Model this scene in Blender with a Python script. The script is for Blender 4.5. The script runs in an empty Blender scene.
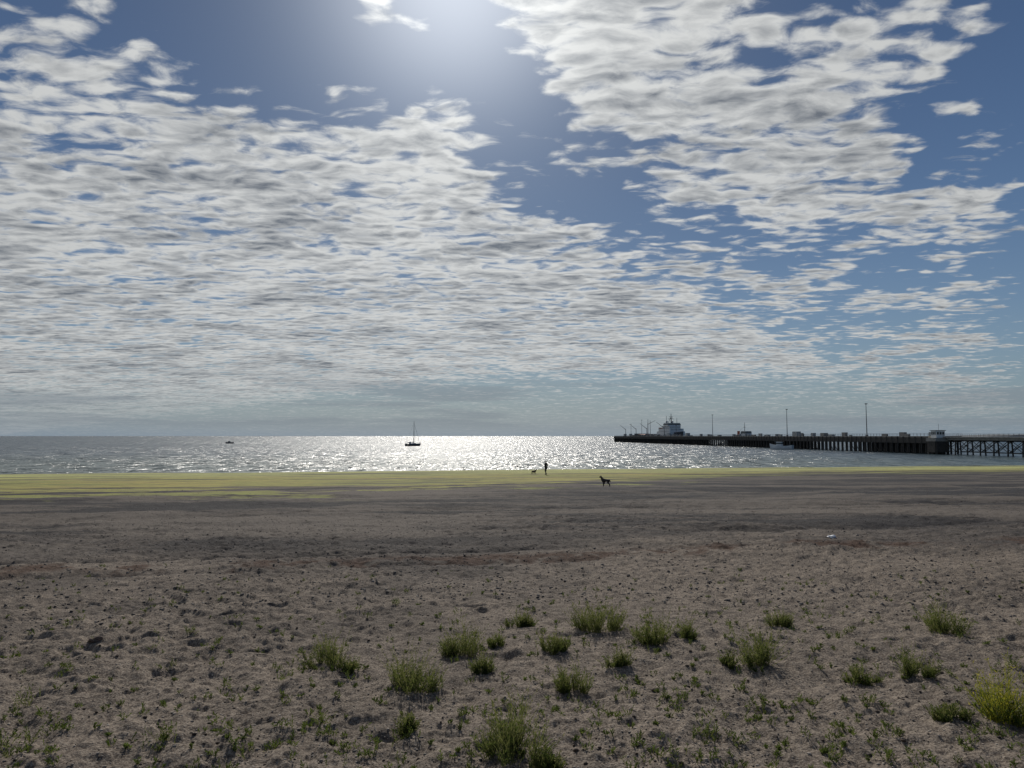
import bpy, math, random
import numpy as np
from mathutils import Vector, Matrix
random.seed(7); rng=np.random.default_rng(7)
scene=bpy.context.scene
scene.view_settings.view_transform='Standard'
scene.view_settings.look='None'
scene.view_settings.exposure=0
EYE=1.65; SLOPE=.0351; SEA=-5.65; F=740.0; PITCH=math.radians(4.02)
SUN_AZ=math.radians(-4.6); SUN_EL=math.radians(33.5)
SUN=Vector((math.sin(SUN_AZ)*math.cos(SUN_EL),math.cos(SUN_AZ)*math.cos(SUN_EL),math.sin(SUN_EL)))

# ---------------------------------------------------------------- node helpers
class NT:
    def __init__(s,tree): s.t=tree; s.n=tree.nodes; s.l=tree.links
    def put(s,sock,v):
        if isinstance(v,bpy.types.NodeSocket): s.l.new(v,sock)
        elif v is not None: sock.default_value=v
    def m(s,op,a,b=None,c=None,clamp=False):
        n=s.n.new('ShaderNodeMath'); n.operation=op; n.use_clamp=clamp
        s.put(n.inputs[0],a); s.put(n.inputs[1],b); s.put(n.inputs[2],c); return n.outputs[0]
    def ss(s,v,a,b,o0=0.,o1=1.):
        n=s.n.new('ShaderNodeMapRange'); n.interpolation_type='SMOOTHSTEP'
        s.put(n.inputs[0],v); s.put(n.inputs[1],a); s.put(n.inputs[2],b); s.put(n.inputs[3],o0); s.put(n.inputs[4],o1); return n.outputs[0]
    def mr(s,v,a,b,o0=0.,o1=1.):
        n=s.n.new('ShaderNodeMapRange')
        s.put(n.inputs[0],v); s.put(n.inputs[1],a); s.put(n.inputs[2],b); s.put(n.inputs[3],o0); s.put(n.inputs[4],o1); return n.outputs[0]
    def xyz(s,x,y,z=0.):
        n=s.n.new('ShaderNodeCombineXYZ'); s.put(n.inputs[0],x); s.put(n.inputs[1],y); s.put(n.inputs[2],z); return n.outputs[0]
    def sep(s,v):
        n=s.n.new('ShaderNodeSeparateXYZ'); s.put(n.inputs[0],v); return n.outputs
    def noise(s,v,sc,det=4.,ro=.5,dist=0.,col=False,d2=False):
        n=s.n.new('ShaderNodeTexNoise'); n.noise_dimensions='2D' if d2 else '3D'
        s.put(n.inputs['Vector'],v); s.put(n.inputs['Scale'],sc)
        s.put(n.inputs['Detail'],det); s.put(n.inputs['Roughness'],ro); s.put(n.inputs['Distortion'],dist)
        return n.outputs['Color' if col else 'Fac']
    def vm(s,op,a,b=None,sc=None):
        n=s.n.new('ShaderNodeVectorMath'); n.operation=op
        s.put(n.inputs[0],a)
        if b is not None: s.put(n.inputs[1],b)
        if sc is not None: s.put(n.inputs['Scale'],sc)
        return n.outputs['Value'] if op=='DOT_PRODUCT' else n.outputs['Vector']
    def mix(s,f,a,b,mode='MIX'):
        n=s.n.new('ShaderNodeMix'); n.data_type='RGBA'; n.blend_type=mode
        s.put(n.inputs[0],f)
        for i,v in ((6,a),(7,b)):
            if isinstance(v,tuple) and len(v)==3: v=v+(1.,)
            s.put(n.inputs[i],v)
        return n.outputs[2]
def newmat(name):
    m=bpy.data.materials.new(name); m.use_nodes=True
    t=NT(m.node_tree); return m,t,t.n['Principled BSDF']
def simple(name,col,rough=.7,var=.25,scale=2.,metal=0.):
    m,t,b=newmat(name)
    g=t.n.new('ShaderNodeTexCoord').outputs['Object']
    f=t.noise(g,scale,4.,.6)
    a=tuple(c*(1-var) for c in col); c2=tuple(min(1,c*(1+var)) for c in col)
    t.put(b.inputs['Base Color'],t.mix(t.mr(f,.3,.7),a,c2))
    b.inputs['Roughness'].default_value=rough; b.inputs['Metallic'].default_value=metal
    return m

# ---------------------------------------------------------------- world
w=bpy.data.worlds.new("sky"); scene.world=w; w.use_nodes=True
T=NT(w.node_tree)
bg=T.n['Background']; ST=.07
bg.inputs['Strength'].default_value=ST
sky=T.n.new('ShaderNodeTexSky'); sky.sky_type='NISHITA'; sky.sun_disc=False
sky.sun_elevation=SUN_EL; sky.sun_rotation=SUN_AZ; sky.air_density=1.; sky.dust_density=.35; sky.ozone_density=1.8
d=T.vm('NORMALIZE',T.n.new('ShaderNodeTexCoord').outputs['Generated'])
x,y,z=T.sep(d)
zz=T.m('ADD',T.m('MAXIMUM',z,0.),.05)
u=T.m('DIVIDE',x,zz); v=T.m('DIVIDE',y,zz)
uv=T.xyz(u,v)
warp=T.m('MULTIPLY',T.m('SUBTRACT',T.noise(uv,1.3,4.,.62,d2=True),.5),1.8)
wc=T.m('ADD',T.m('SUBTRACT',v,T.m('MULTIPLY',u,1.4)),warp)
edge=T.m('MULTIPLY',T.m('MAXIMUM',T.m('SUBTRACT',-.32,u),0.),.76)
m1=T.m('MULTIPLY',T.ss(T.m('SUBTRACT',wc,edge),1.95,2.9),
   T.m('SUBTRACT',1.,T.m('MULTIPLY',T.ss(T.m('ADD',v,T.m('MULTIPLY',T.m('MINIMUM',u,0.),.8)),6.4,8.2),.48)))
m2=T.m('MULTIPLY',T.m('MULTIPLY',T.ss(wc,.05,.65),T.m('SUBTRACT',1.,T.ss(wc,1.35,2.05))),T.m('SUBTRACT',1.,T.ss(v,2.7,3.7)))
m3=T.m('MULTIPLY',T.m('MULTIPLY',T.ss(wc,-.4,.9),T.m('SUBTRACT',1.,T.ss(wc,2.8,3.4))),
   T.m('MULTIPLY',T.ss(v,2.6,3.6),T.m('SUBTRACT',1.,T.ss(v,9.,13.,0.,.2))))
lumpy=T.noise(T.xyz(T.m('ADD',u,9.),v),1.6,3.,.55,d2=True)
m3=T.m('MULTIPLY',m3,T.ss(lumpy,.33,.60,.38,.88))
m4=T.m('MULTIPLY',T.ss(T.noise(T.xyz(u,T.m('ADD',v,4.)),2.4,2.,.5,d2=True),.46,.66),.58)
cov=T.m('MAXIMUM',T.m('MAXIMUM',m1,m2),T.m('MAXIMUM',m3,m4))
wob=T.vm('SCALE',T.vm('SUBTRACT',T.noise(uv,4.,2.,.6,0.,True,d2=True),(.5,.5,.5)),sc=.12)
pw=T.vm('ADD',uv,wob)
vo=T.n.new('ShaderNodeTexVoronoi'); vo.voronoi_dimensions='2D'; T.put(vo.inputs['Vector'],T.vm('MULTIPLY',pw,(.75,1.15,1.))); vo.inputs['Scale'].default_value=12.
vcell=T.m('MULTIPLY',T.m('SUBTRACT',.80,vo.outputs['Distance']),.20)
bb_=T.noise(T.vm('MULTIPLY',pw,(.7,1.,1.)),3.9,3.,.5,d2=True)
def cells(dv):
    a=T.noise(T.vm('MULTIPLY',T.vm('ADD',pw,(0.,dv,0.)),(.7,1.1,1.)),12.,5.,.58,d2=True)
    return T.m('ADD',T.m('ADD',T.m('MULTIPLY',a,.44),T.m('MULTIPLY',bb_,.42)),vcell)
n1=cells(0.); n2=cells(-.035)
thr=T.mr(cov,0.,1.,.74,.335)
den=T.ss(n1,T.m('SUBTRACT',thr,.02),T.m('ADD',thr,.17))
thick=T.ss(n1,T.m('ADD',thr,.08),T.m('ADD',thr,.30))
rel=T.m('MULTIPLY',T.m('SUBTRACT',n1,n2),3.6)
lumps=T.mr(lumpy,.36,.64,.16,-.20)
rows=T.noise(T.xyz(T.m('MULTIPLY',u,.35),T.m('ADD',v,T.m('MULTIPLY',u,.12))),5.5,3.,.55,d2=True)
lumps=T.m('ADD',lumps,T.mr(rows,.35,.65,-.17,.17))
br=T.m('ADD',T.m('ADD',T.m('SUBTRACT',.97,T.m('MULTIPLY',thick,.55)),rel),lumps,clamp=True)
prox=T.m('MAXIMUM',T.vm('DOT_PRODUCT',d,tuple(SUN)),0.)
glow=T.m('POWER',prox,9.)
glow2=T.m('POWER',prox,110.)
ccol=T.mix(br,(.165/ST,.185/ST,.215/ST),(.68/ST,.69/ST,.68/ST))
ccol=T.vm('SCALE',ccol,sc=T.m('ADD',.80,T.m('ADD',T.m('MULTIPLY',glow,.32),T.m('MULTIPLY',glow2,.9))))
tint=T.mix(T.m('POWER',prox,5.),(.50,.59,.70),(.22,.295,.39))
skyc=T.vm('MULTIPLY',sky.outputs['Color'],tint)
skyc=T.vm('ADD',skyc,T.vm('SCALE',T.xyz(.50/ST,.51/ST,.52/ST),sc=T.m('ADD',glow2,T.m('MULTIPLY',T.m('POWER',prox,30.),.20))))
haze=T.m('EXPONENT',T.m('MULTIPLY',T.m('MAXIMUM',z,0.),-12.))
hz=T.mix(T.m('POWER',prox,3.),(.16/ST,.225/ST,.30/ST),(.30/ST,.345/ST,.385/ST))
skyc=T.mix(T.m('MULTIPLY',haze,.95),skyc,hz)
base=T.mix(T.m('MULTIPLY',den,T.ss(z,.0,.08,.25,.94)),skyc,ccol)
# thin low stratus streaks close to the horizon
strat=T.noise(T.xyz(T.m('MULTIPLY',x,2.2),T.m('MULTIPLY',z,42.)),1.,5.,.6,d2=True)
sf=T.m('MULTIPLY',T.ss(strat,.47,.62),T.m('MULTIPLY',T.ss(z,.004,.02),T.m('SUBTRACT',1.,T.ss(z,.05,.10))))
base=T.mix(T.m('MULTIPLY',sf,.55),base,(.215/ST,.25/ST,.285/ST))
T.l.new(base,bg.inputs['Color'])

sl=bpy.data.lights.new('sun','SUN'); sl.energy=3.1; sl.angle=math.radians(.53); sl.color=(1.,.95,.87)
so=bpy.data.objects.new('sun',sl); scene.collection.objects.link(so)
so.rotation_euler=SUN.to_track_quat('Z','Y').to_euler(); so.location=(0,0,60)

# ---------------------------------------------------------------- camera
cam=bpy.data.cameras.new('camera'); co=bpy.data.objects.new('camera',cam); scene.collection.objects.link(co)
cam.sensor_width=36; cam.lens=F/1024*36; cam.clip_end=60000; cam.clip_start=.05
co.location=(0,0,EYE); co.rotation_euler=(math.radians(90)+PITCH,0,0)
scene.camera=co

# ---------------------------------------------------------------- terrain height
def hsh(ix,iy,seed):
    h=(ix.astype(np.int64)*374761393+iy.astype(np.int64)*668265263+seed*1442695041)&0xffffffff
    h=((h^(h>>13))*1274126177)&0xffffffff
    h=((h^(h>>16))*2246822519)&0xffffffff
    return ((h^(h>>15))&0xffffff)/float(0xffffff)
def vn(x,y,seed):
    ix=np.floor(x);iy=np.floor(y);fx=x-ix;fy=y-iy
    fx=fx*fx*fx*(fx*(fx*6-15)+10);fy=fy*fy*fy*(fy*(fy*6-15)+10)
    a=hsh(ix,iy,seed);b=hsh(ix+1,iy,seed);c=hsh(ix,iy+1,seed);e=hsh(ix+1,iy+1,seed)
    return (a*(1-fx)+b*fx)*(1-fy)+(c*(1-fx)+e*fx)*fy-.5
def rot(x,y,a): return x*math.cos(a)-y*math.sin(a),x*math.sin(a)+y*math.cos(a)
def sstep(a,b,t):
    t=np.clip((t-a)/(b-a),0,1); return t*t*(3-2*t)
def height(x,y):
    x=np.asarray(x,float);y=np.asarray(y,float)
    s=y-.194*x; r=np.hypot(x,y)
    z=-SLOPE*np.maximum(s,-8)
    z-= .03*np.maximum(s-175,0)
    z=np.maximum(z,-30)
    z+=.09*vn(x/9,y/9,1)*np.clip(r/8,0,1)+.16*vn(x/26,y/19,2)*np.clip(r/25,0,1)
    k1=1-sstep(60,140,r); 
    x1,y1=rot(x,y,.5);x2,y2=rot(x,y,1.3);x3,y3=rot(x,y,2.2)
    z+=k1*(.065*vn(x1/1.7,y1/1.4,3)+.06*vn(x2/3.3,y2/2.6,13))
    k2=1-sstep(30,75,r)
    rough=.50+.8*(vn(x/3.1,y/2.3,12)+.5)
    z+=k2*rough*(.045*vn(x2/.62,y2/.55,4)+.038*vn(x3/.27,y3/.24,5))
    k3=1-sstep(12,34,r)
    z+=k3*rough*(.034*vn(x1/.13,y1/.13,6)+.024*vn(x2/.065,y2/.065,7)+.012*vn(x3/.03,y3/.03,8))
    c=.40
    pit=np.zeros_like(x)
    gx=np.floor(x/c);gy=np.floor(y/c)
    for i in (-1,0,1):
        for j in (-1,0,1):
            cx=gx+i;cy=gy+j
            px=(cx+hsh(cx,cy,31))*c;py=(cy+hsh(cx,cy,32))*c
            on=(hsh(cx,cy,33)<.55)
            an=hsh(cx,cy,34)*6.28;ca=np.cos(an);sa=np.sin(an)
            dx=(x-px)*ca+(y-py)*sa;dy=-(x-px)*sa+(y-py)*ca
            rr=(dx/.14)**2+(dy/.07)**2
            sz=.4+.8*hsh(cx,cy,35)
            pit+=on*sz*(-.022*np.exp(-rr*.9)+.011*np.exp(-(np.sqrt(rr)-1.5)**2*4))
    z+=pit*(1-sstep(20,44,r))*(.5+.9*sstep(-.3,.2,vn(x/2.4,y/2.,14)))
    # vehicle ruts along the beach (two wheel tracks) and small erosion steps
    for k,off in enumerate((0.,1.6)):
        z+=-.085*np.exp(-((s-12.6-off-.6*vn(x/6,y*0+.5,21))/.20)**2)*(1-sstep(-1,4,x))
    z-=.17*np.exp(-((s-17.-2.6*vn(x/7,y*0+.5,22))/.6)**2)*sstep(2,5,x)
    z-=.16*np.exp(-((s-27.-4*vn(x/12,y*0+.5,23))/.9)**2)
    z-=.18*np.exp(-((s-40.-5*vn(x/15,y*0+.5,24))/1.4)**2)
    return z
angs=np.concatenate([np.linspace(-180,-46,70,endpoint=False),np.linspace(-46,46,1050,endpoint=False),np.linspace(46,180,70,endpoint=False)])
rad=[.05,.3,.8,1.3,1.8]
r=2.2
while r<4000:
    rad.append(r); r*= 1.006 if r<3 else (1.0033 if r<36 else (1.012 if r<300 else 1.12))
rad=np.array(rad)
A,R=np.meshgrid(np.radians(angs),rad)
X=R*np.sin(A);Y=R*np.cos(A);Z=height(X,Y)
nr,na=X.shape
def npmesh(name,V,Fq):
    me=bpy.data.meshes.new(name)
    k=Fq.shape[1]
    me.vertices.add(len(V)); me.vertices.foreach_set('co',V.astype(np.float32).ravel())
    me.loops.add(Fq.size); me.loops.foreach_set('vertex_index',Fq.astype(np.int32).ravel())
    me.polygons.add(len(Fq)); me.polygons.foreach_set('loop_start',np.arange(0,Fq.size,k,dtype=np.int32))
    me.polygons.foreach_set('loop_total',np.full(len(Fq),k,dtype=np.int32))
    me.update(calc_edges=True); return me
idx=np.arange(nr*na).reshape(nr,na)
nx=np.roll(idx,-1,axis=1)
Fq=np.stack([idx[:-1].ravel(),nx[:-1].ravel(),nx[1:].ravel(),idx[1:].ravel()],1)[:, ::-1]
me=npmesh('beach_sand',np.stack([X.ravel(),Y.ravel(),Z.ravel()],1),Fq)
me.polygons.foreach_set('use_smooth',np.ones(len(me.polygons),dtype=bool))
ground=bpy.data.objects.new('beach_ground',me); scene.collection.objects.link(ground)

m,t,b=newmat('sand_and_gravel')
P=t.n.new('ShaderNodeNewGeometry').outputs['Position']
px,py,pz=t.sep(P)
s=t.m('SUBTRACT',py,t.m('MULTIPLY',px,.194))
flat=t.xyz(px,py)
big=t.noise(flat,.11,2.,.6,d2=True); mid=t.noise(flat,.7,4.,.7,d2=True); fine=t.noise(flat,9.,4.,.7,d2=True); grain=t.noise(flat,60.,2.,.75,d2=True)
sand=t.mix(t.mr(fine,.3,.7),(.125,.098,.077),(.31,.253,.200))
sand=t.mix(t.m('MULTIPLY',t.ss(mid,.42,.62),.40),sand,(.105,.084,.066))
sand=t.mix(t.m('MULTIPLY',t.ss(grain,.5,.64),.60),sand,(.05,.040,.034))
sand=t.mix(t.m('MULTIPLY',t.ss(grain,.5,.36),.40),sand,(.44,.385,.32))
vc=t.n.new('ShaderNodeTexVoronoi'); vc.voronoi_dimensions='2D'; t.put(vc.inputs['Vector'],flat); vc.inputs['Scale'].default_value=14.
vr=t.sep(vc.outputs['Color'])[0]
peb=t.mix(vr,(.022,.020,.020),(.18,.155,.14))
grav=t.mix(t.mr(fine,.3,.7),(.032,.028,.026),(.095,.080,.070))
grav=t.mix(.45,grav,peb)
sd=t.m('ADD',s,t.m('MULTIPLY',t.m('SUBTRACT',mid,.5),12.))
sd=t.m('ADD',sd,t.m('MULTIPLY',t.m('SUBTRACT',big,.5),16.))
st3=t.noise(t.xyz(t.m('MULTIPLY',px,.055),t.m('MULTIPLY',py,.24)),1.,6.,.72,d2=True)
gf=t.m('MULTIPLY',t.ss(sd,8.,15.),t.mr(mid,.36,.6,1.,.7))
col=t.mix(gf,sand,grav)
far_=t.ss(s,10.,20.)
col=t.mix(t.m('MULTIPLY',t.m('MULTIPLY',t.ss(st3,.50,.59),far_),.65),col,(.17,.145,.122))
col=t.mix(t.m('MULTIPLY',t.m('MULTIPLY',t.ss(st3,.51,.43),far_),.85),col,(.024,.023,.026))
dampR=t.m('MULTIPLY',t.ss(s,22.,34.),t.ss(px,-6.,12.,.25,1.))
col=t.mix(t.m('MULTIPLY',dampR,t.mr(st3,.45,.58,.75,.20)),col,(.028,.029,.034))
# reddish wrack line
wl=t.m('SUBTRACT',s,t.m('ADD',13.1,t.m('MULTIPLY',t.m('SUBTRACT',t.noise(t.xyz(px,0.),.35,3.),.5),1.6)))
wlm=t.m('MULTIPLY',t.m('SUBTRACT',1.,t.ss(t.m('ABSOLUTE',wl),.1,.75)),t.ss(mid,.42,.54))
col=t.mix(t.m('MULTIPLY',wlm,.8),col,(.075,.038,.024))
# green algae flats
st2=t.noise(t.xyz(t.m('MULTIPLY',px,.045),t.m('MULTIPLY',py,.14)),1.,6.,.7,d2=True)
lim=t.m('ADD',48.,t.m('MULTIPLY',t.ss(px,-12.,45.),42.))
al=t.m('ADD',t.m('SUBTRACT',s,lim),t.m('MULTIPLY',t.m('SUBTRACT',st2,.5),90.))
algae=t.mix(t.mr(st2,.35,.62),(.42,.345,.105),(.27,.285,.085))
algae=t.mix(t.ss(s,85.,130.),algae,(.46,.47,.175))
algae=t.mix(t.m('MULTIPLY',t.ss(mid,.42,.62),.4),algae,(.14,.125,.07))
am=t.m('MULTIPLY',t.ss(al,-3.,5.),t.ss(s,166.,157.))
am=t.m('MULTIPLY',am,t.mr(t.noise(t.xyz(t.m('MULTIPLY',px,.025),t.m('MULTIPLY',py,.22)),1.,5.,.65,d2=True),.40,.50,.18,1.))
col=t.mix(am,col,algae)
wet=t.ss(s,153.,162.)
col=t.mix(t.m('MULTIPLY',wet,.6),col,(.06,.055,.04))
t.put(b.inputs['Base Color'],col)
t.put(b.inputs['Roughness'],t.mr(wet,0.,1.,.95,.35))
b.inputs['Specular IOR Level'].default_value=.15
bn=t.n.new('ShaderNodeBump'); bn.inputs['Strength'].default_value=.9; bn.inputs['Distance'].default_value=.03
bh=t.noise(flat,14.,5.,.75,d2=True)
t.put(bn.inputs['Height'],bh)
t.l.new(bn.outputs[0],b.inputs['Normal'])
me.materials.append(m)

def hz_(x,y): return float(height(np.array([x]),np.array([y]))[0])
def spot(px,py):
    """ground position seen along a surveyed bearing"""
    a=(px-512)/F; bb=(384-py)/F
    dirv=Vector((a,math.cos(PITCH)-bb*math.sin(PITCH),math.sin(PITCH)+bb*math.cos(PITCH)))
    lo=1.0;hi=400.
    for _ in range(40):
        mi=(lo+hi)/2; X_=dirv.x*mi;Y_=dirv.y*mi
        base=-SLOPE*(Y_-.194*X_)
        if EYE+dirv.z*mi>base: lo=mi
        else: hi=mi
    X_=dirv.x*lo;Y_=dirv.y*lo
    return X_,Y_,hz_(X_,Y_)

# ---------------------------------------------------------------- sea
bpy.ops.mesh.primitive_plane_add(size=1)
sea=bpy.context.object; sea.name='sea_water'; sea.scale=(110000,56000,1); sea.location=(0,27900,SEA)
m,t,b=newmat('sea_water')
P=t.n.new('ShaderNodeNewGeometry').outputs['Position']
px,py,pz=t.sep(P)
va=t.vm('SUBTRACT',t.noise(t.xyz(px,py),1.1,2.,.6,0.,True,d2=True),(.5,.5,.5))
vb=t.vm('SUBTRACT',t.noise(t.xyz(t.m('MULTIPLY',px,.5),py),.16,3.,.65,0.,True,d2=True),(.5,.5,.5))
vcn=t.vm('SUBTRACT',t.noise(t.xyz(px,t.m('MULTIPLY',py,.11)),.6,4.,.8,0.,True,d2=True),(.5,.5,.5))
gust=t.mr(t.noise(t.xyz(t.m('MULTIPLY',px,.2),py),.012,4.,.6,d2=True),.35,.65,.8,1.2)
tot=t.vm('ADD',t.vm('ADD',t.vm('SCALE',va,sc=1.4),t.vm('SCALE',vb,sc=1.0)),t.vm('SCALE',vcn,sc=2.9))
tot=t.vm('SCALE',tot,sc=gust)
tx,ty,_=t.sep(tot)
nrm=t.vm('NORMALIZE',t.xyz(tx,t.m('SUBTRACT',ty,.01),1.))
t.put(b.inputs['Normal'],nrm)
t.put(b.inputs['Base Color'],t.mix(t.ss(py,330.,170.),(.035,.06,.08),(.075,.10,.09)))
b.inputs['Roughness'].default_value=.28; b.inputs['IOR'].default_value=1.333; b.inputs['Specular IOR Level'].default_value=.27
sea.data.materials.append(m)

# ---------------------------------------------------------------- mesh builder
class MB:
    def __init__(s): s.v=[];s.f=[];s.mi=[]
    def add(s,vs,fs,mi=0):
        o=len(s.v); s.v+= [tuple(q) for q in vs]; s.f+=[tuple(o+i for i in f) for f in fs]; s.mi+=[mi]*len(fs)
    def box(s,c,d,mi=0,rz=0.,top=None):
        tx=top or (1,1); vs=[]
        for zz_ in (-1,1):
            for a_,b_ in ((-1,-1),(1,-1),(1,1),(-1,1)):
                kx,ky=(tx if zz_>0 else (1,1))
                lx=a_*d[0]/2*kx;ly=b_*d[1]/2*ky
                vs.append((c[0]+lx*math.cos(rz)-ly*math.sin(rz),c[1]+lx*math.sin(rz)+ly*math.cos(rz),c[2]+zz_*d[2]/2))
        s.add(vs,[(3,2,1,0),(4,5,6,7),(0,1,5,4),(1,2,6,5),(2,3,7,6),(3,0,4,7)],mi)
    def tube(s,p,q,r0,r1=None,n=8,mi=0):
        p=Vector(p);q=Vector(q);r1=r0 if r1 is None else r1
        dd=(q-p).normalized(); a=dd.orthogonal().normalized(); bb=dd.cross(a)
        vs=[]
        for c,r in ((p,r0),(q,r1)):
            for i in range(n):
                an=2*math.pi*i/n; vs.append(c+a*math.cos(an)*r+bb*math.sin(an)*r)
        fs=[(i,(i+1)%n,n+(i+1)%n,n+i) for i in range(n)]+[tuple(range(n))[::-1],tuple(range(n,2*n))]
        s.add(vs,fs,mi)
    def obj(s,name,mats,parent=None,smooth=False):
        me=bpy.data.meshes.new(name); me.from_pydata(s.v,[],s.f); me.update()
        for mm in mats: me.materials.append(mm)
        me.polygons.foreach_set('material_index',s.mi)
        if smooth: me.polygons.foreach_set('use_smooth',[True]*len(s.f))
        o=bpy.data.objects.new(name,me); scene.collection.objects.link(o)
        if parent: o.parent=parent
        return o
def empty(name,loc=(0,0,0),rz=0.):
    e=bpy.data.objects.new(name,None); e.location=loc; e.rotation_euler=(0,0,rz); e.empty_display_size=.3
    scene.collection.objects.link(e); return e
M_conc=simple('weathered_concrete',(.30,.28,.25),.9,.3,.8)
M_timber=simple('dark_pile_timber',(.06,.052,.045),.9,.4,1.5)
M_steel=simple('dull_steel',(.16,.16,.16),.6,.25,2.)
M_white=simple('white_ship_paint',(.70,.71,.70),.5,.12,.5)
M_grey=simple('grey_ship_paint',(.20,.23,.25),.5,.15,.4)
M_dark=simple('dark_hull_paint',(.035,.045,.06),.45,.2,.5)
M_red=simple('red_oxide_paint',(.25,.06,.03),.6,.2,.5)
M_glass=simple('dark_window_glass',(.02,.025,.03),.1,.1,1.)
M_canvas=simple('sail_cover_canvas',(.06,.10,.2),.8,.2,3.)
M_skinc=simple('skin',(.35,.2,.14),.6,.1,8.)

# ---------------------------------------------------------------- pier
D=7.0  # deck height above sea
def pier_x(yy): return 194.3-.0636*yy
PA=math.atan(.0636)
pier=empty('pier')
Zd=SEA+D
PE=930
def seg(mb,y0,y1,wd,z0,z1,off=0.,mi=0):
    ym=(y0+y1)/2; L=math.hypot(y1-y0,pier_x(y1)-pier_x(y0))
    mb.box((pier_x(ym)+off,ym,(z0+z1)/2),(wd,L,z1-z0),mi,rz=PA)
mb=MB()
seg(mb,180,300,8,Zd-.5,Zd)
seg(mb,180,300,.35,Zd-1.3,Zd-.503,-3.2); seg(mb,180,300,.35,Zd-1.3,Zd-.503,3.2)
seg(mb,300.05,PE,14,Zd-.9,Zd+.3)
mb.obj('deck',[M_conc],pier)
mb=MB()
seg(mb,300.1,PE,.5,Zd-2.6,Zd-.2,-7.26); seg(mb,300.1,PE,.4,Zd-2.2,Zd-.903,6.5)
yy=302
while yy<PE:
    for off in (-6.6,-2.2,2.2,6.2):
        xx=pier_x(yy)+off
        mb.tube((xx,yy,SEA-4),(xx,yy,Zd-.92),.42,.42,8)
    mb.box((pier_x(yy),yy,Zd-1.3),(13,.6,.75),rz=PA)
    xx=pier_x(yy)-7.55
    mb.tube((xx,yy+1.7,SEA-3),(xx,yy+1.7,Zd+.1),.26,.26,6)
    if int(yy*7)%3==0: mb.tube((xx+.5,yy,SEA+.4),(xx+.5,yy+4.2,Zd-3),.16,.16,5)
    yy+=4.2
mb.obj('wharf_piles',[M_timber],pier)
mb=MB()
yy=184.
while yy<299:
    for off in (-3.2,3.2):
        xx=pier_x(yy)+off
        mb.tube((xx+(.5 if off>0 else -.5),yy,SEA-5),(xx,yy,Zd-1.3),.3,.26,8)
        if yy+7<299:
            x2=pier_x(yy+7)+off
            mb.tube((xx,yy,SEA+1.2),(x2,yy+7,Zd-1.5),.12,n=5)
            mb.tube((xx,yy,Zd-1.5),(x2,yy+7,SEA+1.2),.12,n=5)
            mb.tube((xx,yy,SEA+1.2),(x2,yy+7,SEA+1.2),.11,n=5)
    mb.box((pier_x(yy),yy,Zd-1.55),(7.6,.45,.5),rz=PA)
    mb.tube((pier_x(yy)-3.2,yy,SEA+1.2),(pier_x(yy)+3.2,yy,Zd-1.8),.12,n=5)
    yy+=7.
mb.obj('trestle_piles',[M_timber],pier)
mb=MB()
for off,y0,y1,zb in ((-3.8,180,300,Zd),(3.8,180,300,Zd),(-6.8,300,PE,Zd+.3),(6.8,300,PE,Zd+.3)):
    yy=y0
    while yy<y1-2:
        a=(pier_x(yy)+off,yy,zb); c=(pier_x(yy+2.5)+off,yy+2.5,zb)
        mb.tube(a,(a[0],a[1],zb+1.1),.05,n=4)
        for hh in (.55,1.1): mb.tube((a[0],a[1],zb+hh),(c[0],c[1],zb+hh),.035,n=4)
        yy+=2.5
mb.obj('railing',[M_steel],pier)
mb=MB()
for i in range(60):
    yy=rng.uniform(310,900); hh=rng.uniform(.5,1.9)
    mb.box((pier_x(yy)+rng.uniform(-5,5),yy,Zd+.3+hh/2),(rng.uniform(.6,2.4),rng.uniform(1,6),hh),int(rng.integers(0,2)),rz=PA)
for yy in (430,640,700,860,890):
    mb.box((pier_x(yy)-2,yy,Zd+.3+1.3),(2.4,6,2.6),1,rz=PA)
for yy in (730,800,850,905):
    xx=pier_x(yy)+2; mb.tube((xx,yy,Zd),(xx,yy,Zd+9),.4,.25,6,mi=0); mb.tube((xx,yy,Zd+8),(xx-6,yy+8,Zd+14),.3,.15,6,mi=0)
mb.obj('deck_gear',[M_steel,M_grey,M_conc],pier)

ob=empty('pier_control_cabin',(pier_x(303)-4.5,297,SEA),PA)
mb=MB()
for a_ in (-2.3,0,2.3):
    for b_ in (-2.3,0,2.3): mb.tube((a_,b_,-4),(a_,b_,5.2),.55,n=8,mi=0)
mb.box((0,0,5.9),(6.2,6.2,1.4),1)
mb.box((-2.9,0,3),(.3,5,4.4),0); mb.box((0,-2.9,3),(5,.3,4.4),0)
mb.obj('dolphin_base',[M_timber,M_conc],ob)
mb=MB(); mb.box((0,0,8.),(3.6,3.4,2.8),0); mb.box((0,0,9.52),(4.3,4.1,.22),1)
for q in (-1,0,1): mb.box((q*1.1,-1.71,8.4),(.8,.05,1.),2); mb.box((-1.81,q*1.,8.4),(.05,.75,1.),2)
mb.tube((1,1,9.6),(1,1,12.2),.06,n=5,mi=1)
mb.obj('cabin',[M_white,M_steel,M_glass],ob)
for yy,hh in ((368,16.),(459,16.5),(597,17),(836,18),(700,10),(890,14)):
    mb=MB(); off=5.2
    zb=.3
    mb.box((0,0,.3),(.9,.9,.6),0)
    mb.tube((0,0,.5),(0,0,hh),.26,.13,8)
    mb.tube((-.5,0,hh-.2),(.5,0,hh-.2),.09,n=6)
    for q in (-.4,.4): mb.box((q,-.15,hh+.05),(.5,.35,.32),0)
    o=mb.obj('light_mast',[M_steel]); o.location=(pier_x(yy)+off,yy,Zd+zb); o.rotation_euler=(0,0,PA)

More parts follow.
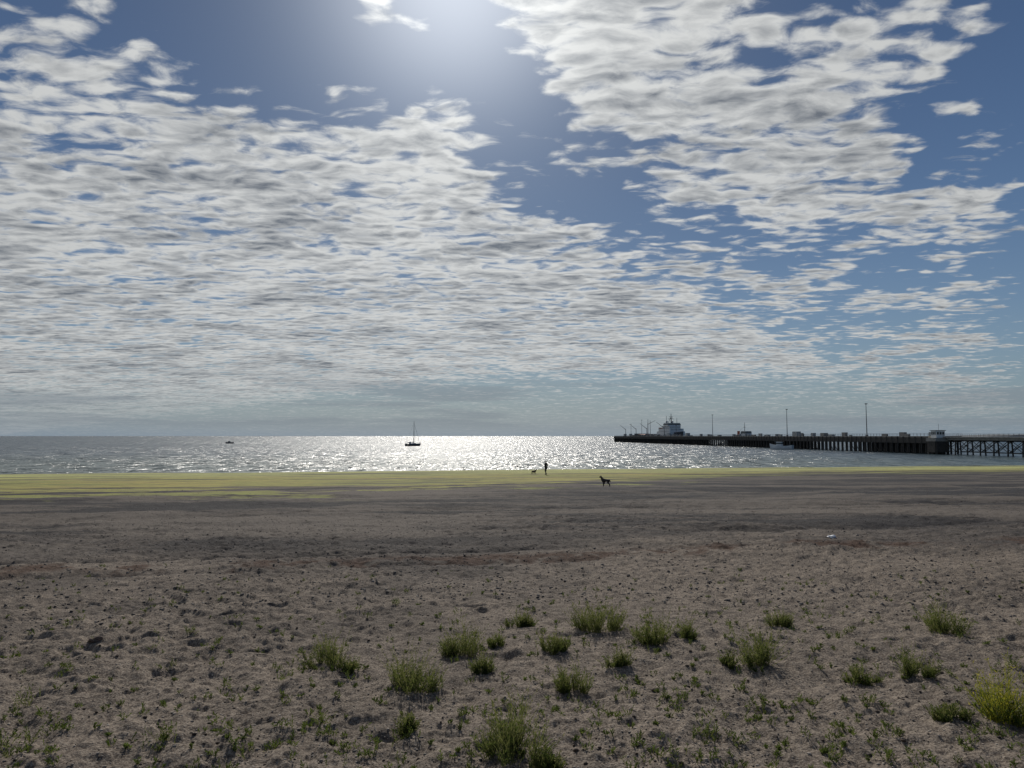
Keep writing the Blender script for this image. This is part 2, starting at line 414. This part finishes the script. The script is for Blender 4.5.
# ---------------------------------------------------------------- hulls
def hull(mb,L,B,H,draft=.8,mi=0,deckmi=1,sheer=.25,full=.7,stern=.75):
    ns=20; secs=[]
    for i in range(ns+1):
        tt=i/ns; yv=(tt-.5)*L
        wd=B/2*(stern+(1-stern)*min(1,tt/.35)) if tt<.35 else B/2*(1-max(0,(tt-.35)/.65)**(1/(1-full)))
        wd=max(wd,.01*B)
        zt=H*(1+sheer*(2*tt-1)**2*(1.4 if tt>.5 else .6))
        rake=(max(0,tt-.8)/.2)**2*L*.05
        secs.append([(-wd,yv+rake,zt),(-wd*.9,yv+rake*.6,H*.35),(-wd*.72,yv,0),(-wd*.2,yv-rake*.5,-draft),(wd*.2,yv-rake*.5,-draft),(wd*.72,yv,0),(wd*.9,yv+rake*.6,H*.35),(wd,yv+rake,zt)])
    vs=[q for s_ in secs for q in s_]; fs=[]
    for i in range(ns):
        for j in range(7):
            a=i*8+j; fs.append((a,a+1,a+9,a+8))
    fs.append(tuple(range(8))); fs.append(tuple(ns*8+j for j in range(8))[::-1])
    mb.add(vs,fs,mi)
    dv=[];df=[]
    for i,s_ in enumerate(secs):
        a,b_=s_[0],s_[7]; dv+= [(a[0]*.97,a[1],a[2]-.06*H),(b_[0]*.97,b_[1],b_[2]-.06*H)]
        if i: k=2*i; df.append((k-2,k-1,k+1,k))
    mb.add(dv,df,deckmi)

sh=empty('supply_ship',(158.,790.,SEA),PA+math.pi+.30)
mb=MB(); hull(mb,78,20,8.5,4,0,1,.3,.72,.9)
mb.obj('hull',[M_dark,M_red],sh)
mb=MB()
mb.box((0,20,9.8),(18.,25,4.6),0); mb.box((0,21,13.4),(17,20,2.8),0); mb.box((0,21.5,16.2),(13,14,2.8),0)
mb.box((0,22.5,19.),(15.6,9,2.8),0,top=(.93,.85)); mb.box((0,22.5,20.55),(14.6,8.4,.3),1)
mb.box((0,22.5,19.3),(15.65,8.6,1.),2)
for zt in (13.3,16.1):
    for q in range(-5,6): mb.box((q*1.2,21 if zt<14 else 21.5,zt+.3),(.6,20.1 if zt<14 else 14.1,.7),2)
for zt,hw in ((12.05,9.2),(14.85,8.8),(17.65,7.6)): mb.box((0,20.5,zt),(hw*2,20-(zt-12)*.9,.14),1)
mb.box((-4.6,8,12),(2.4,4,7),3); mb.box((4.6,8,12),(2.4,4,7),3)
mb.box((-4.6,8,15.7),(2.5,4.1,.8),4); mb.box((4.6,8,15.7),(2.5,4.1,.8),4)
mb.box((0,-8,8.9),(12,26,1.4),3)
mb.obj('superstructure',[M_white,M_steel,M_glass,M_grey,M_red],sh)
mb=MB()
mb.tube((0,21,20.6),(0,21,30.5),.5,.25,8); mb.tube((-3.6,21,25),(3.6,21,25),.2,n=6); mb.tube((-2.4,21,27.5),(2.4,21,27.5),.16,n=6)
mb.tube((-2.4,19,20.6),(0,21,27),.2,n=5); mb.tube((2.4,19,20.6),(0,21,27),.2,n=5)
mb.box((0,21.3,26),(3.5,.3,.6),0)
mb.tube((-5,24,20.6),(-5,24,26),.2,n=5); mb.tube((5.,20,20.6),(5.,20,28),.2,n=5)
mb.tube((0,-25,7),(0,-25,22),.5,.3,8); mb.tube((0,-25,20),(0,-10,24),.3,.15,6)
mb.tube((-5,-33,7),(-5,-33,26),.3,.2,6); mb.tube((5,-12,9),(5,-12,24),.3,.2,n=6)
mb.tube((-5,30,9),(-5,30,15),.2,n=6); mb.tube((5,30,9),(5,30,15),.2,n=6)
for q in (-3.4,3.4): 
    v_=[];n_=8
    for i in range(n_): 
        for j in range(5):
            th=math.pi*j/4; ph=2*math.pi*i/n_
            v_.append((q+1.3*math.sin(th)*math.cos(ph),18+1.3*math.sin(th)*math.sin(ph),22+1.3*math.cos(th)))
    mb.add(v_,[(i*5+j,((i+1)%n_)*5+j,((i+1)%n_)*5+j+1,i*5+j+1) for i in range(n_) for j in range(4)],1)
mb.obj('masts',[M_steel,M_white],sh)
tg=empty('tugboat',(175.,562.,SEA),PA+math.pi+.35)
mb=MB(); hull(mb,28,9,4.,2.5,0,1,.4,.65,.85); mb.obj('hull',[M_dark,M_red],tg)
mb=MB(); mb.box((0,2,6.),(7.4,12,4.),0); mb.box((0,3.5,9.4),(6.,6,2.8),0,top=(.85,.85)); mb.box((0,3.5,9.7),(5.8,5.6,1.),1); mb.box((0,3.5,10.9),(5.8,6.2,.2),2)
mb.box((1.9,-2.6,9.3),(1.2,1.6,3.6),3); mb.box((-1.9,-2.6,9.3),(1.2,1.6,3.6),3)
mb.tube((0,2,11),(0,2,17.5),.25,.12,6,mi=2); mb.tube((-1.2,2,14),(1.2,2,14),.12,n=5,mi=2); mb.tube((0,2,15),(0,-12,5),.04,n=4,mi=2)
mb.obj('wheelhouse',[M_white,M_glass,M_steel,M_red],tg)
fb=empty('fishing_boat',(146.,402.,SEA),PA+.8)
mb=MB(); hull(mb,12,3.8,1.9,1,0,1,.5,.6,.8); mb.obj('hull',[M_white,M_grey],fb)
mb=MB(); mb.box((0,1.2,2.9),(2.4,3.2,2.3),0,top=(.85,.85)); mb.box((0,1.2,3.3),(2.3,3.1,.6),1); mb.box((0,1.2,4.1),(2.6,3.4,.12),0)
mb.tube((0,0,4.1),(0,-.3,7.4),.07,n=6,mi=2); mb.tube((0,-4,1.8),(0,-4.4,4.6),.08,n=6,mi=2); mb.tube((0,-4.4,4.6),(0,0,6.5),.03,n=4,mi=2)
mb.obj('wheelhouse',[M_white,M_glass,M_steel],fb)

sb=empty('sailboat',(-72.5,541.,SEA),math.radians(-68))
mb=MB(); hull(mb,11,3.4,1.5,.6,0,1,.25,.6,.7); mb.obj('hull',[M_dark,M_white],sb)
mb=MB(); mb.box((0,.3,1.75),(2.,4.6,.7),0,top=(.8,.88)); mb.box((0,.3,1.8),(1.95,3.9,.22),1)
mb.box((0,-3.2,2.6),(1.9,1.9,.08),2); mb.box((0,-1.9,2.1),(1.8,1.2,.9),2,top=(.8,.6))
for q in (-.9,.9):
    for w_ in (-3.9,-2.5): mb.tube((q,w_,1.1),(q,w_,2.6),.03,n=4,mi=2)
mb.obj('cabin',[M_white,M_glass,M_canvas],sb)
mb=MB(); mb.tube((0,1,1.2),(0,1,18.),.22,.13,8); mb.tube((0,1,2.6),(0,-3.6,2.7),.09,n=6)
mb.tube((-.9,1,9),(.9,1,9),.05,n=5); mb.tube((-.7,1,13),(.7,1,13),.05,n=5)
for a_,c_ in (((0,5.6,1.5),(0,1,17)),((0,-5.3,1.3),(0,1,17)),((-1.6,.8,1.2),(-.9,1,9)),((-.9,1,9),(0,1,16.5)),((1.6,.8,1.2),(.9,1,9)),((.9,1,9),(0,1,16.5))): mb.tube(a_,c_,.03,n=4)
mb.tube((0,5.5,1.7),(0,1.4,15.5),.1,.06,6,mi=1)
mb.tube((0,.8,2.95),(0,-3.5,2.85),.24,.14,8,mi=2)
mb.obj('mast_and_rigging',[M_steel,M_canvas,M_canvas],sb)
sm=empty('motorboat',(-277.,728.,SEA),math.radians(80))
mb=MB(); hull(mb,8.,2.8,1.1,.5,0,1,.4,.6,.85); mb.obj('hull',[M_dark,M_grey],sm)
mb=MB(); mb.box((0,.4,1.6),(1.9,2.4,1.3),0,top=(.8,.75)); mb.box((0,.4,1.8),(1.8,2.2,.5),1); mb.tube((0,0,2.2),(0,-.2,3.6),.05,n=5,mi=2); mb.box((0,-4.1,1.1),(.5,.5,1.),2)
mb.obj('cabin',[M_grey,M_glass,M_steel],sm)
mb=MB(); vs=[];fs=[];N=60
for i in range(N+1):
    xx=5100+i*110; h=34*min(1,i/7)**.6*(1+.25*math.sin(i*.7)+.12*math.sin(i*2.3))
    vs+=[(xx,8000-i*20,SEA-1),(xx,8040-i*20,SEA+h*.8),(xx,8500-i*20,SEA+h),(xx,9600,SEA-1)]
    if i: 
        k=4*i
        for j in range(3): fs.append((k-4+j,k+j,k+j+1,k-4+j+1))
mb.add(vs,fs); mb.obj('distant_headland',[simple('hazy_scrubland',(.13,.14,.15),.95,.15,.003)])

# ---------------------------------------------------------------- figures
def skin(name,pts,edges,radii,mat,parent=None,sub=2):
    me=bpy.data.meshes.new(name); me.from_pydata(pts,edges,[]); me.update()
    o=bpy.data.objects.new(name,me); scene.collection.objects.link(o)
    if parent: o.parent=parent
    md=o.modifiers.new('Skin','SKIN'); md.use_smooth_shade=True
    for i,r_ in enumerate(radii):
        rr=r_ if isinstance(r_,tuple) else (r_,r_)
        me.skin_vertices[0].data[i].radius=rr
        me.skin_vertices[0].data[i].use_root=(i==0)
    sd_=o.modifiers.new('Sub','SUBSURF'); sd_.levels=sub; sd_.render_levels=sub
    me.materials.append(mat); return o
def ball(mb,c,r,mi=0,n=10,k=6):
    v_=[];
    for j in range(k+1):
        th=math.pi*j/k
        for i in range(n):
            ph=2*math.pi*i/n; v_.append((c[0]+r[0]*math.sin(th)*math.cos(ph),c[1]+r[1]*math.sin(th)*math.sin(ph),c[2]+r[2]*math.cos(th)))
    mb.add(v_,[(j*n+i,(j+1)*n+i,(j+1)*n+(i+1)%n,j*n+(i+1)%n) for j in range(k) for i in range(n)],mi)
m,t,b=newmat('clothed_body'); oz=t.sep(t.n.new('ShaderNodeTexCoord').outputs['Object'])[2]
c=t.mix(t.m('GREATER_THAN',oz,.93),(.03,.035,.055),(.035,.03,.03)); c=t.mix(t.m('GREATER_THAN',oz,1.49),c,(.35,.2,.14)); c=t.mix(t.m('LESS_THAN',oz,.075),c,(.02,.02,.02))
t.put(b.inputs['Base Color'],c); b.inputs['Roughness'].default_value=.85; M_body=m
X_,Y_,Z_=spot(546,475.5)
pe=empty('person',(X_,Y_,Z_-.01),math.radians(35))
pts=[(0,0,.96),(0,0,1.09),(0,.01,1.3),(0,0,1.45),(0,.015,1.53),(0,.025,1.61),(0,.015,1.69),
 (.18,0,1.42),(.25,-.05,1.15),(.27,.08,.92),(-.18,0,1.42),(-.25,-.08,1.15),(-.27,-.1,.9),
 (.09,0,.88),(.1,.15,.5),(.1,.22,.09),(.1,.37,.05),
 (-.09,0,.88),(-.1,.03,.48),(-.1,-.24,.15),(-.1,-.12,.045)]
ed=[(0,1),(1,2),(2,3),(3,4),(4,5),(5,6),(3,7),(7,8),(8,9),(3,10),(10,11),(11,12),(0,13),(13,14),(14,15),(15,16),(0,17),(17,18),(18,19),(19,20)]
ra=[(.15,.11),(.14,.10),(.17,.12),.08,.055,(.078,.095),(.07,.085),.065,.052,.035,.065,.052,.035,.095,.062,.045,.035,.095,.062,.045,.035]
skin('body',pts,ed,ra,M_body,pe)
mb=MB(); ball(mb,(0,-.005,1.675),(.088,.1,.085)); mb.obj('hair',[simple('dark_hair',(.02,.015,.01),.7)],pe,True)
mb=MB(); ball(mb,(0,.12,1.61),(.013,.02,.022)); 
for q in (-1,1):
    ball(mb,(q*.082,.02,1.61),(.012,.02,.03)); ball(mb,(q*.032,.105,1.635),(.012,.01,.008),1)
mb.box((0,.112,1.57),(.045,.01,.01),2)
mb.obj('face',[M_skinc,M_glass,M_red],pe,True)
for q,wr in ((1,(.27,.08,.92)),(-1,(-.27,-.1,.9))):
    wx,wy,wz=wr; hp=[(wx,wy,wz),(wx,wy+.01,wz-.05),(wx,wy+.015,wz-.09)];he=[(0,1),(1,2)];hr=[(.022,.03),(.016,.04),(.014,.038)]
    for i,(dy,ln) in enumerate(((-.028,.055),(-.01,.07),(.01,.075),(.028,.065))):
        k=len(hp); hp+=[(wx,wy+.015+dy,wz-.1),(wx-q*.004,wy+.02+dy,wz-.1-ln*.5),(wx-q*.018,wy+.024+dy,wz-.1-ln)]; he+=[(2,k),(k,k+1),(k+1,k+2)]; hr+=[.009,.0085,.007]
    k=len(hp); hp+=[(wx-q*.01,wy+.045,wz-.05),(wx-q*.015,wy+.06,wz-.085)]; he+=[(1,k),(k,k+1)]; hr+=[.011,.009]
    skin('hand',hp,he,hr,M_skinc,pe,1)

def dog(px_,py_,rz,scale,col):
    X_,Y_,Z_=spot(px_,py_)
    e=empty('dog',(X_,Y_,Z_-.005),rz); e.scale=(scale,)*3
    mt=simple('dog_fur',col,.85,.5,5.)
    pts=[(0,-.3,.5),(0,-.08,.48),(0,.18,.45),(0,.31,.55),(0,.40,.66),(0,.47,.72),(0,.57,.69),(0,.63,.68)]
    ed=[(i,i+1) for i in range(7)]; ra=[.115,(.11,.115),(.13,.16),.11,.085,.082,.046,.032]
    def chain(root,pp,rr):
        k=len(pts); pts.extend(pp); ed.append((root,k)); ed.extend((k+i,k+i+1) for i in range(len(pp)-1)); ra.extend(rr)
    chain(0,[(.08,-.3,.43),(.09,-.18,.31),(.09,-.36,.17),(.09,-.33,.03),(.09,-.28,.02)],[.085,.055,.034,.03,.028])
    chain(0,[(-.08,-.32,.43),(-.09,-.26,.31),(-.09,-.48,.19),(-.09,-.49,.03),(-.09,-.44,.02)],[.085,.055,.034,.03,.028])
    chain(2,[(.085,.2,.37),(.085,.14,.29),(.085,.24,.16),(.085,.28,.03),(.085,.32,.02)],[.065,.044,.034,.03,.028])
    chain(2,[(-.085,.2,.37),(-.085,.13,.29),(-.085,.14,.15),(-.085,.09,.03),(-.085,.13,.02)],[.065,.044,.034,.03,.028])
    chain(0,[(0,-.38,.52),(0,-.46,.44),(0,-.50,.34)],[.036,.032,.018])
    skin('body',pts,ed,ra,mt,e)
    mb=MB()
    for q in (-1,1):
        mb.add([(q*.03,.44,.77),(q*.068,.45,.75),(q*.05,.47,.765),(q*.06,.445,.84)],[(0,1,2),(0,1,3),(1,2,3),(2,0,3)])
        ball(mb,(q*.045,.54,.75),(.01,.01,.01),1)
    ball(mb,(0,.66,.685),(.016,.014,.013),1)
    mb.obj('ears_and_face',[mt,M_glass],e)
dog(605.5,487,math.radians(42),.86,(.035,.028,.024))
dog(534,474.8,math.radians(-50),.85,(.045,.035,.03))

# ---------------------------------------------------------------- plants
def leafmat(name,c0,c1,tip):
    m,t,b=newmat(name)
    P=t.n.new('ShaderNodeNewGeometry').outputs['Position']
    f=t.noise(P,22.,2.,.6)
    at=t.n.new('ShaderNodeAttribute'); at.attribute_name='tipf'
    c=t.mix(t.mr(f,.3,.7),c0,c1); c=t.mix(at.outputs['Fac'],c,tip)
    t.put(b.inputs['Base Color'],c); b.inputs['Roughness'].default_value=.65; b.inputs['Specular IOR Level'].default_value=.2
    tr=t.n.new('ShaderNodeBsdfTranslucent'); t.l.new(c,tr.inputs['Color'])
    ms=t.n.new('ShaderNodeMixShader'); ms.inputs[0].default_value=.55
    t.l.new(b.outputs[0],ms.inputs[1]); t.l.new(tr.outputs[0],ms.inputs[2]); t.l.new(ms.outputs[0],t.n['Material Output'].inputs['Surface'])
    return m
ML=leafmat('olive_leaves',(.046,.070,.017),(.12,.155,.032),(.27,.24,.10))
MY=leafmat('yellow_green_leaves',(.05,.09,.015),(.13,.17,.03),(.50,.43,.04))
class Leaves:
    def __init__(s): s.v=[];s.f=[];s.a=[]
    def leaf(s,p,dr,L,W,tip):
        dr=dr.normalized(); sd=dr.cross(Vector((random.gauss(0,1),random.gauss(0,1),random.gauss(0,.6)))).normalized()*W/2
        k=len(s.v); mdl=p+dr*L*.5
        s.v+=[tuple(p),tuple(mdl+sd),tuple(p+dr*L),tuple(mdl-sd)]; s.f.append((k,k+1,k+2,k+3)); s.a+=[tip]*4
    def stem(s,p0,d0,L,n,lw,ll,tip0,w=.002):
        p=Vector(p0); dd=Vector(d0).normalized(); st=L/n
        for i in range(n):
            dd=(dd+Vector((random.gauss(0,.15),random.gauss(0,.15),.06))).normalized()
            q=p+dd*st
            sd=dd.cross(Vector((0,1,.2))).normalized()*w*(1-i/n*.6)
            k=len(s.v); s.v+=[tuple(p-sd),tuple(p+sd),tuple(q+sd*.8),tuple(q-sd*.8)]; s.f.append((k,k+1,k+2,k+3)); s.a+=[.4]*4
            tf=max(0,(i/n-.55)/.45)*tip0
            for _ in range(2):
                ld=dd+Vector((random.gauss(0,.8),random.gauss(0,.8),random.uniform(-.1,.6)))
                s.leaf(q,ld,ll*random.uniform(.6,1.3),lw,min(1,tf*random.uniform(.3,1.5)))
            p=q
    def obj(s,name,mat):
        me=bpy.data.meshes.new(name); me.from_pydata(s.v,[],s.f); me.update(); me.materials.append(mat)
        a=me.attributes.new('tipf','FLOAT','POINT'); a.data.foreach_set('value',s.a)
        o=bpy.data.objects.new(name,me); scene.collection.objects.link(o); return o
tufts=[(330,661,46,36),(352,668,22,14),(408,688,62,44),(466,653,46,34),(484,672,25,20),(500,646,24,12),(551,653,36,22),(596,633,50,34),(520,627,30,16),(575,687,32,30),(620,667,32,20),(655,644,42,34),(684,642,28,20),(757,664,36,42),(729,666,22,14),(781,626,26,20),(940,629,44,34),(912,674,40,28),(862,678,30,18),(516,753,80,62),(948,719,40,16),(405,732,20,20),(540,767,40,22)]
for k,(tx_,ty_,tw,th) in enumerate(tufts+[(1006,717,58,60)]):
    random.seed(100+k)
    X_,Y_,Z_=spot(tx_,ty_); dist=math.hypot(Y_,EYE-Z_); wm=tw/F*dist; hm=th/F*dist*.95
    yel=(k==len(tufts))
    L=Leaves()
    nsub=max(3,int(4+wm*10))
    for sub in range(nsub):
        a=random.uniform(0,6.283); rr=wm*(.34 if yel else .40)*math.sqrt(random.random()) if sub else 0
        sx=rr*math.cos(a);sy=rr*math.sin(a)*.8
        sh_=random.uniform(.55,1.)*(1-.35*rr/(wm*.42)) if sub else 1.; n=int((50+wm*150)/nsub*random.uniform(1.,2.4))
        for i in range(n):
            bx=sx+random.gauss(0,wm*.055);by=sy+random.gauss(0,wm*.055)
            lean=Vector((bx,by,0))*(.35/(wm*.3))
            out=lean+Vector((random.gauss(0,.40),random.gauss(0,.40),1.))
            ln=hm*sh_*random.uniform(.4,1.2)
            L.stem((bx,by,hz_(X_+bx,Y_+by)-Z_-.005),out,ln,7 if hm>.1 else 5,.005,.016+.035*hm,1. if yel else (.85 if random.random()<.5 else .05))
    o=L.obj('yellow_flowering_shrub' if yel else 'beach_shrub',MY if yel else ML); o.location=(X_,Y_,Z_)
random.seed(7)
L=Leaves()
def seedling(px_,py_,h,n):
    X_,Y_,Z_=spot(px_,py_)
    for i in range(n):
        bx=random.gauss(0,h*.35);by=random.gauss(0,h*.35)
        L.stem((X_+bx,Y_+by,hz_(X_+bx,Y_+by)-.004),(random.gauss(0,.5),random.gauss(0,.5),1),h*random.uniform(.4,1),4,.007,.026,.25 if random.random()<.3 else 0,.002)
for px_,py_,h,n in ((160,741,.12,16),(190,633,.09,10),(395,606,.08,8),(25,694,.14,14),(318,722,.09,14),(330,735,.07,8),(285,672,.08,8),(248,748,.08,8),(835,748,.1,12),(708,736,.09,12),(740,742,.07,8),(30,735,.12,10),(350,745,.07,8),(12,752,.1,12),(760,705,.07,8),(660,760,.07,8),(885,757,.08,10),(1010,662,.1,10),(965,640,.08,6),(870,700,.08,8)): seedling(px_,py_,h,n)
for i in range(900):
    yp=566+204*random.random()**.9; xp=random.choice([random.uniform(-60,1090),random.gauss(800,180),random.gauss(110,160),random.gauss(560,160)])
    seedling(xp,yp,random.uniform(.018,.065),random.randint(2,5))
L.obj('seedling_weeds',ML)

# ---------------------------------------------------------------- pebbles & debris (one mass each)
def stones(name,n,rmin,rmax,smin,smax,mat,amax=42,p=1.):
    ico=[(0,0,1),(.89,0,.45),(.28,.85,.45),(-.72,.53,.45),(-.72,-.53,.45),(.28,-.85,.45),(.72,.53,-.45),(-.28,.85,-.45),(-.89,0,-.45),(-.28,-.85,-.45),(.72,-.53,-.45),(0,0,-1)]
    fi=[(0,1,2),(0,2,3),(0,3,4),(0,4,5),(0,5,1),(1,6,2),(2,7,3),(3,8,4),(4,9,5),(5,10,1),(6,7,2),(7,8,3),(8,9,4),(9,10,5),(10,6,1),(11,7,6),(11,8,7),(11,9,8),(11,10,9),(11,6,10)]
    ico=np.array(ico);fi=np.array(fi)
    an=np.radians(rng.uniform(-amax,amax,n)); rr=rmin*(rmax/rmin)**(rng.random(n)**p)
    x=rr*np.sin(an);y=rr*np.cos(an);z=height(x,y)
    sz=smin*(smax/smin)**(rng.random(n)**2.)
    V=ico[None]*rng.uniform(.65,1.25,(n,12,1))*(sz[:,None]*np.array([1,1,1]))[:,None,:]
    V*=np.stack([rng.uniform(.7,1.4,n),rng.uniform(.7,1.2,n),rng.uniform(.4,.8,n)],1)[:,None,:]
    th=rng.uniform(0,6.28,n)[:,None];vx=V[...,0]*np.cos(th)-V[...,1]*np.sin(th);vy=V[...,0]*np.sin(th)+V[...,1]*np.cos(th)
    V=np.stack([vx+x[:,None],vy+y[:,None],V[...,2]+(z+sz*.1)[:,None]],-1)
    Fi=(fi[None]+12*np.arange(n)[:,None,None]).reshape(-1,3)
    me=npmesh(name,V.reshape(-1,3),Fi); me.materials.append(mat)
    o=bpy.data.objects.new(name,me); scene.collection.objects.link(o)
def stonemat(name,a,b_):
    m,t,b=newmat(name); P=t.n.new('ShaderNodeNewGeometry')
    t.put(b.inputs['Base Color'],t.mix(P.outputs['Random Per Island'],a,b_)); b.inputs['Roughness'].default_value=.85; return m
MS=stonemat('mixed_pebbles',(.06,.05,.042),(.36,.31,.26))
stones('pebbles',26000,2.8,18,.003,.012,MS)
stones('gravel',24000,9,60,.008,.026,stonemat('dark_gravel',(.035,.03,.028),(.22,.19,.165)))
stones('dry_wrack_debris',2500,2.8,16,.006,.018,stonemat('dark_debris',(.03,.02,.015),(.08,.05,.03)))
def rock(name,px_,py_,size,mat,flat_=.6):
    X_,Y_,Z_=spot(px_,py_); import bmesh
    bm=bmesh.new(); bmesh.ops.create_icosphere(bm,subdivisions=3,radius=size)
    sd_=random.random()*50
    for v_ in bm.verts:
        c_=v_.co; k=1+.35*math.sin(c_.x*9/size*.3+sd_)*math.cos(c_.y*7/size*.3+sd_)+.15*math.sin(c_.z*20/size*.3+c_.x*11/size*.4)
        v_.co=Vector((c_.x*k*1.3,c_.y*k,c_.z*k*flat_))
    me=bpy.data.meshes.new(name); bm.to_mesh(me); bm.free(); me.materials.append(mat)
    o=bpy.data.objects.new(name,me); o.location=(X_,Y_,Z_+size*.25); scene.collection.objects.link(o)
rock('rock',95,641,.045,simple('brown_stone',(.12,.08,.06),.9,.3,20.),.8)
rock('white_debris',832,541,.065,simple('white_plastic',(.75,.76,.78),.5,.05,10.),.5)
